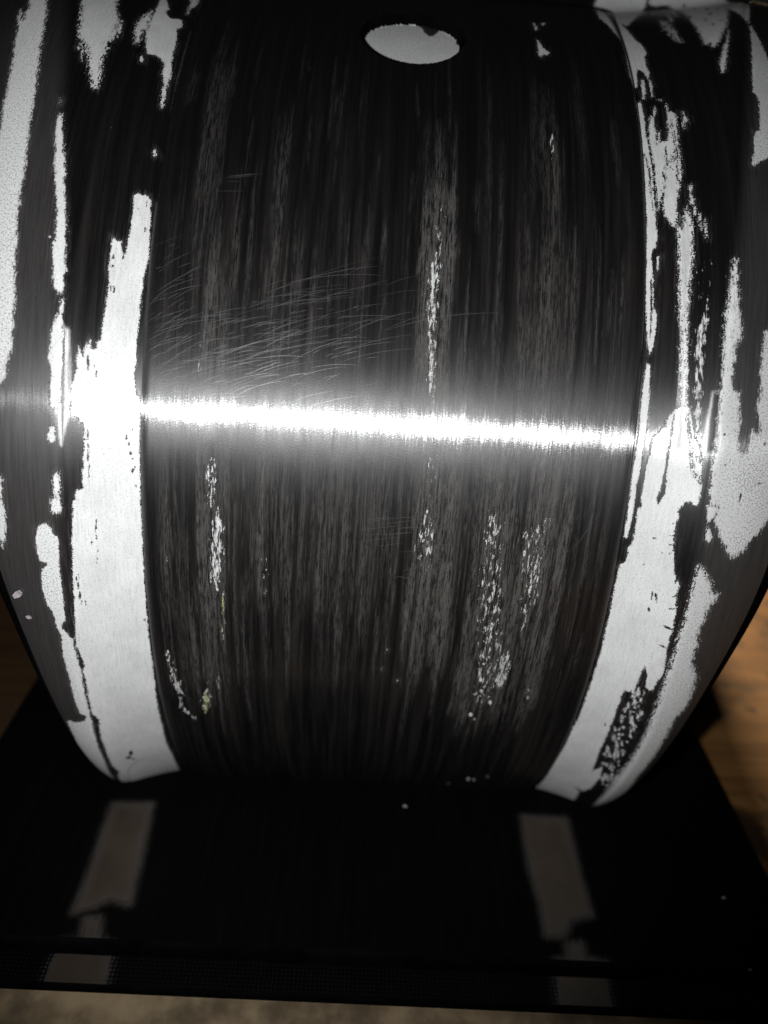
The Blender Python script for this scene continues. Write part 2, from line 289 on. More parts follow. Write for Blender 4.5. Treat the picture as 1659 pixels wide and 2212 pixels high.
SUB = [
 (45, (-838,-100,-829,-104,-832,-135,-827,-163,-820,-193,-828,-240,-827,-286,-832,-362,-836,-423,-823,-460,-835,-548,-841,-656,-853,-799,-845,-873,-859,-913,-890,-1097,-922,-1284,-930,-1284,-893,-981,-862,-728,-858,-627,-851,-545,-844,-456,-840,-370,-837,-293,-833,-228,-835,-198,-837,-150,-839,-122)),
 (25, (-723,896,-724,892,-725,890,-727,892,-728,895,-728,899,-726,901,-724,900)),
 (25, (-722,921,-723,917,-725,915,-728,916,-729,919,-729,923,-726,925,-724,924)),
 (25, (-716,838,-716,831,-718,828,-720,830,-721,837,-721,845,-719,848,-717,845)),
 (25, (-724,845,-724,836,-726,833,-727,836,-728,844,-728,852,-727,856,-726,853)),
 (25, (-702,925,-702,919,-703,917,-705,919,-706,924,-706,929,-705,931,-703,930)),
 (25, (-746,621,-746,615,-747,612,-748,615,-748,620,-748,626,-747,629,-746,627)),
 (25, (-751,641,-751,638,-752,636,-753,638,-753,641,-753,644,-752,645,-751,644)),
 (25, (-675,464,-675,458,-677,455,-678,458,-679,464,-678,470,-677,473,-675,470)),
 (25, (-669,448,-669,445,-671,443,-672,445,-672,448,-672,451,-671,453,-669,451)),
 (25, (-663,424,-664,420,-667,419,-669,420,-670,424,-669,428,-667,429,-664,428)),
 (25, (-659,409,-660,406,-662,405,-664,406,-665,409,-664,411,-662,412,-660,411)),
 (25, (-658,377,-659,372,-662,370,-664,372,-665,377,-664,382,-661,385,-659,382)),
 (25, (-655,384,-655,381,-656,380,-657,381,-658,384,-657,387,-656,388,-655,387)),
 (25, (-652,336,-652,333,-654,332,-656,333,-657,336,-656,338,-654,339,-652,338)),
 (25, (-661,486,-661,485,-662,484,-663,485,-664,486,-663,488,-662,489,-661,488)),
 (25, (-763,647,-764,634,-766,628,-768,633,-769,647,-769,660,-767,666,-765,660)),
 (25, (-763,469,-763,458,-765,453,-766,458,-766,469,-766,480,-764,484,-763,480)),
 (25, (-762,426,-763,407,-764,399,-766,407,-766,426,-765,446,-764,453,-762,446)),
 (25, (-762,375,-763,358,-764,351,-765,358,-765,375,-764,392,-763,399,-762,392)),
 (25, (-751,231,-752,218,-754,212,-755,218,-755,232,-754,245,-752,251,-751,245)),
 (25, (-751,199,-752,190,-753,186,-754,190,-754,199,-753,208,-752,212,-751,208)),
 (25, (-755,135,-756,121,-757,115,-757,121,-757,135,-755,150,-754,155,-754,149)),
 (25, (-751,157,-751,155,-752,154,-753,155,-753,157,-753,160,-752,161,-751,160)),
 (25, (-804,84,-805,79,-807,78,-808,80,-809,85,-808,89,-806,91,-805,89)),
 (25, (-802,60,-804,51,-806,47,-807,51,-807,61,-805,71,-803,74,-802,70)),
 (25, (-801,31,-803,22,-805,18,-806,22,-806,33,-804,42,-802,46,-801,42)),
 (25, (-801,7,-802,0,-803,-2,-804,1,-804,8,-803,15,-801,17,-800,14)),
 (25, (-800,92,-800,86,-801,83,-802,86,-802,93,-801,99,-800,101,-799,99)),
 (25, (-792,5,-793,-2,-794,-5,-794,-2,-794,5,-793,12,-792,15,-791,12)),
 (25, (-775,-737,-779,-752,-785,-756,-787,-745,-786,-727,-781,-713,-776,-710,-773,-720)),
 (25, (-786,-773,-790,-781,-796,-779,-801,-769,-801,-758,-797,-751,-791,-752,-786,-762)),
 (25, (-780,-795,-783,-800,-786,-800,-788,-794,-788,-787,-786,-783,-783,-783,-780,-788)),
 (25, (-763,181,-764,175,-765,172,-766,175,-766,181,-765,187,-764,190,-763,187)),
 (25, (-817,20,-818,11,-819,8,-820,11,-820,20,-818,28,-817,32,-816,28)),
 (25, (-651,-76,-652,-82,-653,-84,-655,-81,-655,-76,-654,-71,-652,-69,-651,-71)),
 (25, (-678,1059,-678,1056,-679,1054,-680,1055,-681,1058,-681,1061,-680,1063,-679,1062)),
 (25, (-657,1007,-658,1002,-659,999,-661,1001,-662,1006,-662,1012,-661,1014,-658,1013)),
 (25, (-660,1080,-660,1074,-661,1071,-662,1074,-663,1080,-663,1086,-662,1089,-661,1086)),
 (20, (653,972,657,972,661,897,660,848,660,810,657,812,656,873)),
 (30, (645,1357,648,1357,657,1304,654,1304)),
 (30, (649,1336,652,1336,659,1263,656,1263)),
 (30, (656,1304,659,1304,661,1166,659,1166)),
 (30, (652,1263,654,1263,660,1204,658,1204)),
 (60, (695,1311,699,1310,695,1255,692,1255)),
 (60, (702,1374,705,1374,702,1336,699,1337)),
 (60, (701,1336,707,1336,705,1310,699,1310)),
 (60, (727,1475,729,1475,722,1405,720,1405)),
 (60, (729,1433,732,1432,723,1323,720,1324)),
 (60, (730,1376,734,1375,725,1247,722,1247)),
 (60, (716,1351,718,1350,714,1298,712,1299)),
 (60, (689,1291,691,1291,690,1271,688,1271)),
 (60, (933,2299,929,2288,925,2283,923,2289,924,2300,928,2309,931,2312,933,2308)),
 (60, (947,2225,938,2197,932,2188,934,2201,941,2233,951,2266,958,2276,957,2263)),
 (60, (896,2094,891,2078,886,2073,886,2081,889,2098,894,2114,899,2120,900,2111)),
 (60, (977,2190,967,2162,961,2153,961,2167,969,2198,983,2234,989,2248,987,2227)),
 (60, (959,2101,953,2085,949,2080,949,2088,953,2106,959,2124,963,2130,963,2120)),
 (60, (932,1971,928,1960,925,1957,924,1963,927,1975,930,1986,934,1989,934,1983)),
 (60, (925,2031,921,2019,918,2016,918,2022,919,2034,924,2047,927,2051,927,2044)),
 (60, (1000,2162,993,2142,988,2136,989,2146,995,2168,1003,2190,1008,2198,1006,2186)),
 (60, (963,2005,960,1993,956,1990,955,1996,958,2010,962,2022,966,2026,966,2019)),
 (30, (729,631,729,584,727,536,727,476,731,412,718,377,712,393,719,423,721,484,724,536,726,584)),
 (70, (757,617,761,617,783,483,780,483)),
 (70, (784,522,787,522,805,501,801,501)),
 (70, (782,475,785,475,809,455,805,454)),
 (70, (788,460,791,460,806,447,803,446)),
 (70, (792,503,795,504,804,493,801,493)),
 (70, (769,567,772,567,787,483,783,483)),
 (25, (782,39,794,42,814,38,814,32,795,34)),
 (25, (785,-24,798,-22,811,-24,811,-29,797,-27)),
 (20, (747,128,748,123,747,120,745,122,743,127,743,132,744,135,746,133)),
 (20, (747,114,748,108,747,105,745,107,743,112,743,118,744,121,746,119)),
 (20, (757,126,757,120,755,118,752,119,750,124,750,129,752,132,755,131)),
 (20, (760,112,761,103,760,99,758,102,755,111,754,120,755,124,757,121)),
 (20, (748,79,748,73,747,70,744,72,742,77,742,83,744,85,746,84)),
 (20, (727,287,726,285,723,284,720,284,719,285,720,287,723,288,726,288)),
 (20, (750,250,750,248,749,247,747,247,746,249,746,252,747,253,749,253)),
 (20, (769,252,768,251,765,250,763,250,762,251,762,252,765,253,767,253)),
 (20, (733,-391,734,-398,733,-401,730,-400,728,-394,727,-388,729,-384,731,-385)),
 (20, (800,198,798,196,793,194,789,193,786,194,788,196,793,198,798,199)),
 (20, (793,178,793,171,793,168,791,170,789,177,789,184,789,187,791,184)),
 (20, (762,-31,762,-32,762,-33,761,-33,760,-32,760,-30,761,-29,762,-29)),
 (20, (710,209,710,207,709,206,708,207,707,209,707,211,708,211,709,211)),
 (20, (769,336,767,334,762,333,756,332,754,333,756,335,761,337,767,337)),
 (20, (772,303,770,301,765,300,760,299,757,300,759,302,765,304,770,304)),
 (20, (775,278,773,276,767,275,762,274,759,275,761,277,767,279,772,279)),
 (20, (784,242,782,240,777,238,772,237,769,238,771,240,776,242,782,243)),
 (20, (808,137,806,135,801,133,796,132,793,132,795,135,800,137,806,138)),
 (20, (803,98,801,96,796,93,791,92,788,93,790,95,795,98,801,99)),
 (30, (912,394,919,426,914,430,910,414)),
 (30, (850,573,849,571,847,570,845,570,843,573,844,575,846,576,849,575)),
 (30, (863,498,862,495,860,494,858,495,856,497,857,500,859,501,862,500)),
 (30, (966,557,965,554,963,553,960,554,959,556,960,559,962,560,965,559)),
 (30, (966,455,965,452,963,451,960,452,958,455,959,457,961,458,964,457)),
]
WEAR = [
 (50, 32, (79,1243,100,1235,117,1144,123,990,120,949,116,789,110,711,111,633,76,631,62,785,54,985,72,986,82,1163)),
 (60, 26, (64,961,117,989,108,867,111,688,114,595,94,593,76,685,67,864)),
 (42, 32, (91,632,114,610,137,550,148,414,139,333,121,290,89,378,78,515)),
 (50, 32, (94,355,120,341,145,303,153,213,140,158,116,129,82,187,74,278)),
 (58, 22, (100,379,111,365,123,327,130,241,128,189,120,162,104,219,97,306)),
 (33, 32, (121,198,137,174,155,108,170,-48,170,-150,161,-207,133,-91,118,71)),
 (64, 22, (-498,740,-493,731,-487,706,-484,641,-486,610,-491,594,-498,628,-501,693)),
 (33, 32, (-520,881,-505,859,-489,799,-482,669,-489,594,-501,556,-519,637,-526,766)),
 (58, 22, (-460,461,-445,449,-431,416,-430,340,-440,295,-456,271,-473,320,-474,396)),
 (60, 22, (-448,328,-430,309,-415,255,-416,131,-430,53,-449,12,-468,97,-466,224)),
 (72, 22, (-426,72,-421,61,-417,31,-421,-93,-426,-137,-433,-160,-437,-112,-432,15)),
 (60, 22, (-449,57,-444,48,-441,25,-442,-29,-447,-61,-453,-77,-458,-42,-456,12)),
 (42, 32, (-445,349,-428,318,-413,229,-416,6,-434,-138,-456,-219,-469,-52,-462,179)),
 (56, 22, (-571,219,-566,211,-563,189,-564,140,-569,110,-574,95,-579,127,-577,177)),
 (45, 32, (-590,101,-584,89,-581,56,-589,-78,-598,-127,-606,-153,-608,-98,-599,37)),
 (68, 26, (-601,-145,-580,-149,-574,-215,-556,-306,-559,-412,-531,-477,-543,-506,-580,-447,-592,-345,-604,-199)),
 (68, 26, (-522,-384,-497,-308,-477,-279,-475,-372,-499,-492,-518,-441)),
 (68, 22, (-450,-224,-445,-231,-442,-251,-444,-297,-450,-325,-456,-340,-460,-310,-457,-263)),
 (66, 22, (-495,-397,-490,-402,-487,-415,-490,-446,-495,-464,-501,-474,-505,-454,-502,-423)),
 (47, 32, (251,340,323,344,386,-134,379,-261,363,-334,299,-340,266,-85,260,71)),
 (55, 26, (352,-107,378,-77,410,-109,413,-212,396,-253,360,-256,345,-211)),
 (48, 32, (342,325,388,307,440,352,449,224,456,85,435,33,421,-74,404,-132)),
 (55, 26, (387,220,420,222,436,54,405,31)),
 (52, 26, (442,-203,467,-189,487,-252,479,-331,456,-311)),
 (33, 32, (371,1511,380,1512,396,1385,398,1311,393,1213,383,1121,387,1010,409,889,428,615,377,612,370,886,367,1008,366,1076,362,1187,367,1308,369,1388)),
 (55, 12, (387,1407,393,1397,398,1370,397,1313,391,1280,385,1264,377,1298,378,1355)),
 (46, 32, (371,1211,377,1197,383,1161,384,1059,380,1017,375,996,366,1041,365,1142)),
 (29, 32, (-543,1538,-519,1541,-506,1381,-500,1229,-498,1093,-496,944,-523,942,-537,1274,-549,1433)),
 (43, 32, (-566,1114,-547,1116,-548,1047,-550,940,-569,938,-563,1045)),
 (31, 32, (-325,1309,-303,1296,-300,1209,-320,1161,-320,1022,-327,956,-329,1064,-331,1197)),
 (46, 32, (-333,216,-296,219,-286,82,-303,-61,-316,-62,-328,103)),
 (50, 32, (570,1760,588,1763,587,1678,571,1660)),
 (44, 32, (557,1558,586,1549,582,1387,569,1380,560,1495)),
 (50, 32, (-833,1565,-822,1572,-771,1350,-760,1227,-743,1030,-740,925,-757,921,-763,1111,-774,1222,-793,1395)),
 (60, 15, (757,831,795,968,796,896,790,714,803,524,766,598)),
 (42, 32, (740,1036,809,1029,808,947,781,752,748,753)),
 (52, 26, (825,985,861,985,867,755,832,753)),
]
TINT = [
 (-453,22,-415,44,-423,-81,-456,-61),
 (365,1318,384,1320,383,1255,367,1263),
 (-495,-337,-481,-335,-493,-482,-513,-484),
]
SHINE = [
 (724,1152,753,1131,753,1035,747,968,743,808,752,636,761,528,736,521,737,635,729,808,723,995),
 (809,676,825,677,832,534,807,524,804,600),
 (-824,736,-809,720,-804,609,-808,535,-823,441,-824,534,-824,645),
]
# rubbed streaks: x range, s range (mm), how many, strength, width
STREAKS = [
 (-61.6, 64.5, -20.0, 101.4, 230, 0.42, 0.4),
 (-61.7, 65.9, 15.0, 53.9, 230, 0.5, 0.35),
 (-66.1, 60.4, 79.7, 158.3, 70, 0.22, 0.5),
 (4.8, 13.6, 57.0, 114.0, 110, 0.8, 0.5),
 (7.8, 19.4, -13.6, 57.0, 130, 0.9, 0.45),
 (24.0, 49.7, -35.7, 48.9, 260, 0.9, 0.45),
 (35.7, 40.5, 58.9, 142.4, 70, 0.45, 0.45),
 (30.3, 45.8, 49.4, 99.4, 80, 0.4, 0.5),
 (-49.2, -42.0, -30.4, 93.1, 110, 0.75, 0.4),
 (-53.6, -47.6, 93.1, 152.2, 36, 0.3, 0.45),
 (-33.2, -23.7, -5.0, 89.5, 60, 0.4, 0.4),
 (-16.7, 4.2, -11.7, 49.9, 80, 0.4, 0.5),
 (-60.8, -50.6, -35.8, 22.0, 40, 0.5, 0.4),
 (-33.0, -30.6, 77.7, 128.9, 20, 0.4, 0.4),
]
# on the base plate: x, y in 0.1 mm
BASE = [
 (50, (-877,-1450,-748,-1442,-724,-1675,-713,-1827,-773,-1811,-814,-1840,-867,-1863,-865,-1753)),
 (50, (-826,-1888,-789,-1886,-767,-1952,-724,-1967,-710,-2061,-673,-2210,-867,-2218,-890,-2015,-880,-1969,-810,-1954)),
 (50, (597,-1412,754,-1412,751,-1645,757,-1790,685,-1810,655,-1866,602,-1869,604,-1757,591,-1636)),
 (50, (664,-1896,705,-1894,703,-1939,768,-1953,765,-2021,754,-2164,596,-2170,615,-1955,654,-1944)),
]


def pts(a):
    return np.array(a, float).reshape(-1, 2) * 0.1

def signed(poly, X, S):
    """signed distance, positive inside"""
    d = np.full(X.shape, 1e9)
    ins = np.zeros(X.shape, bool)
    n = len(poly)
    for i in range(n):
        ax, ay = poly[i]; bx, by = poly[(i + 1) % n]
        ex, ey = bx - ax, by - ay
        L = ex * ex + ey * ey
        if L < 1e-9:
            continue
        t = np.clip(((X - ax) * ex + (S - ay) * ey) / L, 0, 1)
        d = np.minimum(d, np.hypot(X - ax - t * ex, S - ay - t * ey))
        if ay != by:
            c = (ay > S) != (by > S)
            ins ^= c & (X < (bx - ax) * (S - ay) / (by - ay) + ax)
    return np.where(ins, d, -d)

def window(poly, X, S, m):
    lo, hi = poly.min(0) - m, poly.max(0) + m
    r = np.where((S.max(1) > lo[1]) & (S.min(1) < hi[1]))[0]
    c = np.where((X.max(0) > lo[0]) & (X.min(0) < hi[0]))[0]
    if len(r) == 0 or len(c) == 0:
        return None
    return slice(r[0], r[-1] + 1), slice(c[0], c[-1] + 1)

def wear_fields(X, S, adds, subs, wears, tints):
    bare = np.full(X.shape, -4.0); rag = np.full(X.shape, .35)
    wear = np.zeros(X.shape); tint = np.zeros(X.shape)
    for rg, a in adds:
        p = pts(a); w = window(p, X, S, 4)
        if w is None: continue
        d = signed(p, X[w], S[w]); u = d > bare[w]
        bare[w] = np.where(u, d, bare[w]); rag[w] = np.where(u, rg * .01, rag[w])
    for rg, a in subs:
        p = pts(a); w = window(p, X, S, 3)
        if w is None: continue
        d = -signed(p, X[w], S[w]); u = d < bare[w]
        bare[w] = np.where(u, d, bare[w]); rag[w] = np.where(u, rg * .01, rag[w])
    for lv, soft, a in wears:
        p = pts(a); sf = soft * .1; w = window(p, X, S, sf + 1)
        if w is None: continue
        wear[w] = np.maximum(wear[w], lv * .01 * smooth(signed(p, X[w], S[w]) / (2 * sf) + .5))
    for a in tints:
        p = pts(a); w = window(p, X, S, 2)
        if w is None: continue
        tint[w] = np.maximum(tint[w], smooth(signed(p, X[w], S[w]) / 3 + .5))
    return bare, rag, wear, tint

# ------------------------------------------------------------------ materials
def new_mat(name):
    m = bpy.data.materials.new(name); m.use_nodes = True
    return m, m.node_tree.nodes, m.node_tree.links, m.node_tree.nodes['Principled BSDF']

class NB:
    """small node builder"""
    def __init__(s, m):
        s.n, s.l = m.node_tree.nodes, m.node_tree.links
    def put(s, sock, v):
        if hasattr(v, 'is_linked') or isinstance(v, bpy.types.NodeSocket): s.l.new(v, sock)
        else: sock.default_value = v
    def math(s, op, a, b=0.0, c=0.0, clamp=False):
        n = s.n.new('ShaderNodeMath'); n.operation = op; n.use_clamp = clamp
        s.put(n.inputs[0], a); s.put(n.inputs[1], b); s.put(n.inputs[2], c)
        return n.outputs[0]
    def attr(s, name, vec=False):
        n = s.n.new('ShaderNodeAttribute'); n.attribute_name = name
        return n.outputs['Vector' if vec else 'Fac']
    def scale(s, v, xyz):
        n = s.n.new('ShaderNodeVectorMath'); n.operation = 'MULTIPLY'
        s.put(n.inputs[0], v); n.inputs[1].default_value = xyz
        return n.outputs[0]
    def noise(s, v, scale=1.0, detail=2.0, rough=.5, dist=0.0):
        n = s.n.new('ShaderNodeTexNoise'); s.put(n.inputs['Vector'], v)
        n.inputs['Scale'].default_value = scale; n.inputs['Detail'].default_value = detail
        n.inputs['Roughness'].default_value = rough; n.inputs['Distortion'].default_value = dist
        return n.outputs['Fac']
    def ramp(s, v, a, b, c0=0.0, c1=1.0):
        n = s.n.new('ShaderNodeMapRange'); n.interpolation_type = 'SMOOTHSTEP'
        s.put(n.inputs['Value'], v); s.put(n.inputs['From Min'], a); s.put(n.inputs['From Max'], b)
        s.put(n.inputs['To Min'], c0); s.put(n.inputs['To Max'], c1)
        return n.outputs[0]
    def mix(s, f, a, b):
        n = s.n.new('ShaderNodeMix'); n.data_type = 'RGBA'
        s.put(n.inputs['Factor'], f)
        for k, v in ((6, a), (7, b)):
            if isinstance(v, tuple): n.inputs[k].default_value = (*v, 1)
            else: s.l.new(v, n.inputs[k])
        return n.outputs[2]
    def fmix(s, f, a, b):
        n = s.n.new('ShaderNodeMix'); n.data_type = 'FLOAT'
        s.put(n.inputs[0], f); s.put(n.inputs[2], a); s.put(n.inputs[3], b)
        return n.outputs[0]
    def bump(s, h, strength, dist, normal=None):
        n = s.n.new('ShaderNodeBump'); n.inputs['Strength'].default_value = strength
        n.inputs['Distance'].default_value = dist; s.put(n.inputs['Height'], h)
        if normal is not None: s.l.new(normal, n.inputs['Normal'])
        return n.outputs[0]

def worn_paint(name, sheen=1.0, c0=(.0036, .0036, .0042), c1=(.021, .0185, .0168), pale=((.64, .645, .64), (.74, .745, .74)), soft=.055):
    m, n, l, bs = new_mat(name); b = NB(m)
    sv = b.attr('surf', True)                         # millimetres on the unrolled surface
    bare, rag, wear, tint, dust, shine, sand, silver = (b.attr(k) for k in ('bare', 'ragged', 'wear', 'tint', 'dust', 'shine', 'sanded', 'silver'))
    # ragged outline of the bare patches
    e1 = b.noise(b.scale(sv, (1.7, .50, 1)), 1.0, 4.0, .68)
    g2 = b.noise(b.scale(sv, (2.2, 2.2, 1)), 1.0, 2.0, .7)
    wob = b.math('ADD', b.math('SUBTRACT', e1, .5), b.math('MULTIPLY', b.math('SUBTRACT', g2, .5), .9))
    edge = b.math('MULTIPLY_ADD', wob, b.math('MULTIPLY', rag, 4.6), bare)
    patch = b.ramp(edge, -soft, soft)
    # flecks rubbed through in the worn bands
    f1 = b.noise(b.scale(sv, (1.35, .30, 1)), 1.0, 5.0, .74, .35)
    s2 = b.noise(b.scale(sv, (.42, .012, 1)), 1.0, 5.0, .70, .25)
    w2 = b.math('MULTIPLY_ADD', b.math('SUBTRACT', s2, .5), .35, wear)
    fv = b.math('MULTIPLY_ADD', b.math('SUBTRACT', f1, .5), 1.35, w2)
    fleck = b.math('MULTIPLY', b.ramp(fv, .53, .59), b.ramp(wear, .2, .45))
    white = b.math('MAXIMUM', patch, fleck)
    # sanding streaks in the black
    s1 = b.noise(b.scale(sv, (2.0, .06, 1)), 1.0, 5.0, .80, .3)
    s3 = b.noise(b.scale(sv, (2.2, .22, 1)), 1.0, 4.0, .80)
    dull = b.ramp(b.math('ADD', b.math('MULTIPLY', s2, .72), b.math('MULTIPLY', s1, .28)), .38, .72)
    dull = b.math('MULTIPLY', dull, sand)
    rub = b.math('MULTIPLY', silver, b.ramp(b.math('MULTIPLY_ADD', s1, .45, b.math('MULTIPLY', s3, .55)), .43, .58, .02, 1.3))
    smear = b.math('MULTIPLY', b.ramp(b.math('MULTIPLY_ADD', b.math('SUBTRACT', s1, .5), 7.0, bare), -1.6, .4), b.ramp(s3, .40, .62))
    scuff = b.math('MINIMUM', b.math('MAXIMUM', rub, b.math('MULTIPLY', smear, .55)), 1.0)
    black = b.mix(dull, c0, c1)
    black = b.mix(b.math('MULTIPLY', dust, b.ramp(s1, .25, .7, .45, 1.0)), black, (.043, .041, .040))
    black = b.mix(b.math('MULTIPLY', scuff, .85), black, (.15, .143, .136))
    g1 = b.noise(b.scale(sv, (.09, .07, 1)), 1.0, 4.0, .6)
    prim = b.mix(b.ramp(g1, .3, .7), pale[0], pale[1])
    prim = b.mix(b.ramp(g2, .54, .76), prim, tuple(c * .62 for c in pale[0]))
    prim = b.mix(b.math('MULTIPLY', b.ramp(b.math('MULTIPLY_ADD', b.math('SUBTRACT', g1, .5), .25, g2), .50, .62), dust), prim, tuple(c * .55 for c in pale[0]))
    prim = b.mix(tint, prim, (.42, .46, .12))
    prim = b.mix(b.math('MULTIPLY', b.math('SUBTRACT', 1.0, patch), b.ramp(s3, .36, .60, .7, .0)), prim, (.16, .157, .15))
    l.new(b.mix(white, black, prim), bs.inputs['Base Color'])
    # broad gloss of the paint
    l.new(b.fmix(white, b.fmix(dull, .40, .52), .40), bs.inputs['Roughness'])
    l.new(b.fmix(white, .85 * sheen, .35), bs.inputs['Specular IOR Level'])
    l.new(b.fmix(white, .80, .1), bs.inputs['Anisotropic'])
    tn = n.new('ShaderNodeTangent'); tn.direction_type = 'UV_MAP'; tn.uv_map = 'UVMap'
    l.new(tn.outputs[0], bs.inputs['Tangent'])
    # relief: paint film proud of the bare patches, sanding grooves, orange peel (millimetres)
    h = b.math('MULTIPLY', s1, b.fmix(white, .020, .005))
    h = b.math('MULTIPLY_ADD', s3, .022, h)
    h = b.math('MULTIPLY_ADD', g2, b.fmix(white, .010, .024), h)
    sh = b.ramp(edge, -.22, .10, 1.0, 0.0)
    sh = b.math('SUBTRACT', sh, b.math('MULTIPLY', fleck, .8))
    h = b.math('MULTIPLY_ADD', sh, .12, h)
    h = b.math('MULTIPLY_ADD', b.noise(b.scale(sv, (.06, .03, 1)), 1.0, 2.0, .5), .22, h)
    nb = b.bump(h, 1.0, .001)
    l.new(nb, bs.inputs['Normal'])
    # sharp glint off the sanded grooves: wide across them, tight along them
    gl = n.new('ShaderNodeBsdfAnisotropic')
    gl.inputs['Color'].default_value = (1, 1, 1, 1)
    l.new(b.ramp(b.math('MULTIPLY_ADD', s3, .35, b.math('MULTIPLY', s1, .65)), .37, .65, .27, .72), gl.inputs['Roughness'])
    l.new(nb, gl.inputs['Normal']); l.new(tn.outputs[0], gl.inputs['Tangent'])
    mx = n.new('ShaderNodeMixShader')
    grain = b.math('MULTIPLY', b.ramp(s1, .32, .66, .30, 1.5), b.ramp(b.math('MULTIPLY_ADD', g2, .5, b.math('MULTIPLY', s3, .5)), .34, .66, .45, 1.5))
    gm = b.math('MULTIPLY', b.fmix(white, .10 * sheen, .05 * sheen), grain)
    gm = b.math('MULTIPLY', gm, b.math('MULTIPLY_ADD', dust, -.9, 1.0))
    gm = b.math('MULTIPLY', gm, b.math('MULTIPLY_ADD', scuff, 2.6, 1.0))
    gm = b.math('MULTIPLY_ADD', b.math('MULTIPLY', shine, b.ramp(s1, .38, .6, .1, 1.0)), .20, gm)
    l.new(gm, mx.inputs[0])
    l.new(b.fmix(shine, -.95, .9), gl.inputs['Anisotropy'])
    l.new(bs.outputs[0], mx.inputs[1]); l.new(gl.outputs[0], mx.inputs[2])
    l.new(mx.outputs[0], n['Material Output'].inputs['Surface'])
    return m

MAT_BODY = worn_paint('worn_black_paint')
def plain(name, col, rough, spec=.5, nscale=0.0, namp=.3, bump=0.0):
    m, n, l, bs = new_mat(name); b = NB(m)
    bs.inputs['Base Color'].default_value = (*col, 1)
    bs.inputs['Roughness'].default_value = rough
    bs.inputs['Specular IOR Level'].default_value = spec
    if nscale:
        tc = n.new('ShaderNodeTexCoord')
        v = b.noise(tc.outputs['Object'], nscale, 4.0, .6)
        l.new(b.mix(b.ramp(v, .3, .7), tuple(c * (1 - namp) for c in col), tuple(min(1, c * (1 + namp)) for c in col)), bs.inputs['Base Color'])
        if bump:
            l.new(b.bump(v, bump, .0005), bs.inputs['Normal'])
    return m
MAT_SIDE = plain('black_side_paint', (.0028, .0028, .003), 1.0, 0.0, 90, .4, .2)
MAT_SCRATCH = plain('scratched_paint', (.06, .059, .061), .40, 1.0)
MAT_CHIP = plain('loose_paint_chip', (.40, .36, .37), .5, .4, 400, .25)
MAT_HAIR = plain('dark_hair', (.03, .02, .016), .5)

# ------------------------------------------------------------------ helpers
def tag(o, label=None, cat=None, group=None, kind=None):
    if label: o['label'] = label
    if cat: o['category'] = cat
    if group: o['group'] = group
    if kind: o['kind'] = kind
    return o

def link(name, me, mat, parent=None):
    o = bpy.data.objects.new(name, me); C.objects.link(o)
    if mat: me.materials.append(mat)
    if parent: o.parent = parent
    return o

def from_pydata(name, v, f, mat, parent=None, smooth_shade=False):
    me = bpy.data.meshes.new(name); me.from_pydata([tuple(p) for p in v], [], f); me.update()
    if smooth_shade: me.shade_smooth()
    return link(name, me, mat, parent)

def sheet(name, P, N, keep, fields, UV, mat, parent):
    """mesh object from the cells of a grid that keep selects; N are the exact normals"""
    nr, nc = P.shape[:2]
    idx = np.arange(nr * nc).reshape(nr, nc)
    q = np.stack([idx[:-1, :-1], idx[:-1, 1:], idx[1:, 1:], idx[1:, :-1]], -1)[keep]
    used, inv = np.unique(q.ravel(), return_inverse=True)
    f = inv.reshape(-1, 4)
    me = bpy.data.meshes.new(name)
    me.vertices.add(len(used)); me.loops.add(f.size); me.polygons.add(len(f))
    me.vertices.foreach_set('co', (P.reshape(-1, 3)[used] * MM).astype(np.float32).ravel())
    me.loops.foreach_set('vertex_index', f.astype(np.int32).ravel())
    me.polygons.foreach_set('loop_start', np.arange(0, f.size, 4, dtype=np.int32))
    me.update(calc_edges=True)
    for k, a in fields.items():
        at = me.attributes.new(k, 'FLOAT', 'POINT')
        at.data.foreach_set('value', a.ravel()[used].astype(np.float32))
    at = me.attributes.new('surf', 'FLOAT_VECTOR', 'POINT')
    uv = UV.reshape(-1, 2)[used]
    at.data.foreach_set('vector', np.concatenate([uv, np.zeros((len(uv), 1))], 1).astype(np.float32).ravel())
    ul = me.uv_layers.new(name='UVMap')
    ul.data.foreach_set('uv', (uv[f.ravel()] * .001).astype(np.float32).ravel())
    me.shade_smooth()
    if N is not None:
        me.normals_split_custom_set_from_vertices(N.reshape(-1, 3)[used].astype(np.float32))
    return link(name, me, mat, parent)

# ------------------------------------------------------------------ setting: the bench
bench = bpy.data.objects.new('bench_top', None); C.objects.link(bench)
tag(bench, 'brown wooden bench top under the barrel', 'bench', kind='structure')

def wood(name, tone):
    m, n, l, bs = new_mat(name); b = NB(m)
    tc = n.new('ShaderNodeTexCoord'); ob = tc.outputs['Object']
    g = b.noise(b.scale(ob, (14, 150, 40)), 1.0, 4.0, .6, .3)
    big = b.noise(ob, 26.0, 5.0, .65)
    spot = b.noise(ob, 55.0, 2.0, .5)
    c = b.mix(b.ramp(g, .3, .7), (.14 * tone, .062 * tone, .016 * tone), (.25 * tone, .125 * tone, .036 * tone))
    c = b.mix(b.ramp(big, .49, .66), c, (.030, .015, .006))
    c = b.mix(b.ramp(spot, .66, .72), c, (.02, .015, .012))
    l.new(c, bs.inputs['Base Color']); bs.inputs['Roughness'].default_value = .6
    l.new(b.bump(g, .3, .0006), bs.inputs['Normal'])
    return m
MAT_WOOD = [wood('bench_wood_a', 1.0), wood('bench_wood_b', .85), wood('bench_wood_c', 1.1)]
MAT_DARK = wood('bench_wood_shaded', .2)  # darker wood for the left boards, their shade put into the colour
MAT_EDGE = plain('weathered_front_plank', (.25, .185, .11), .75, .3, 60, .5, .3)

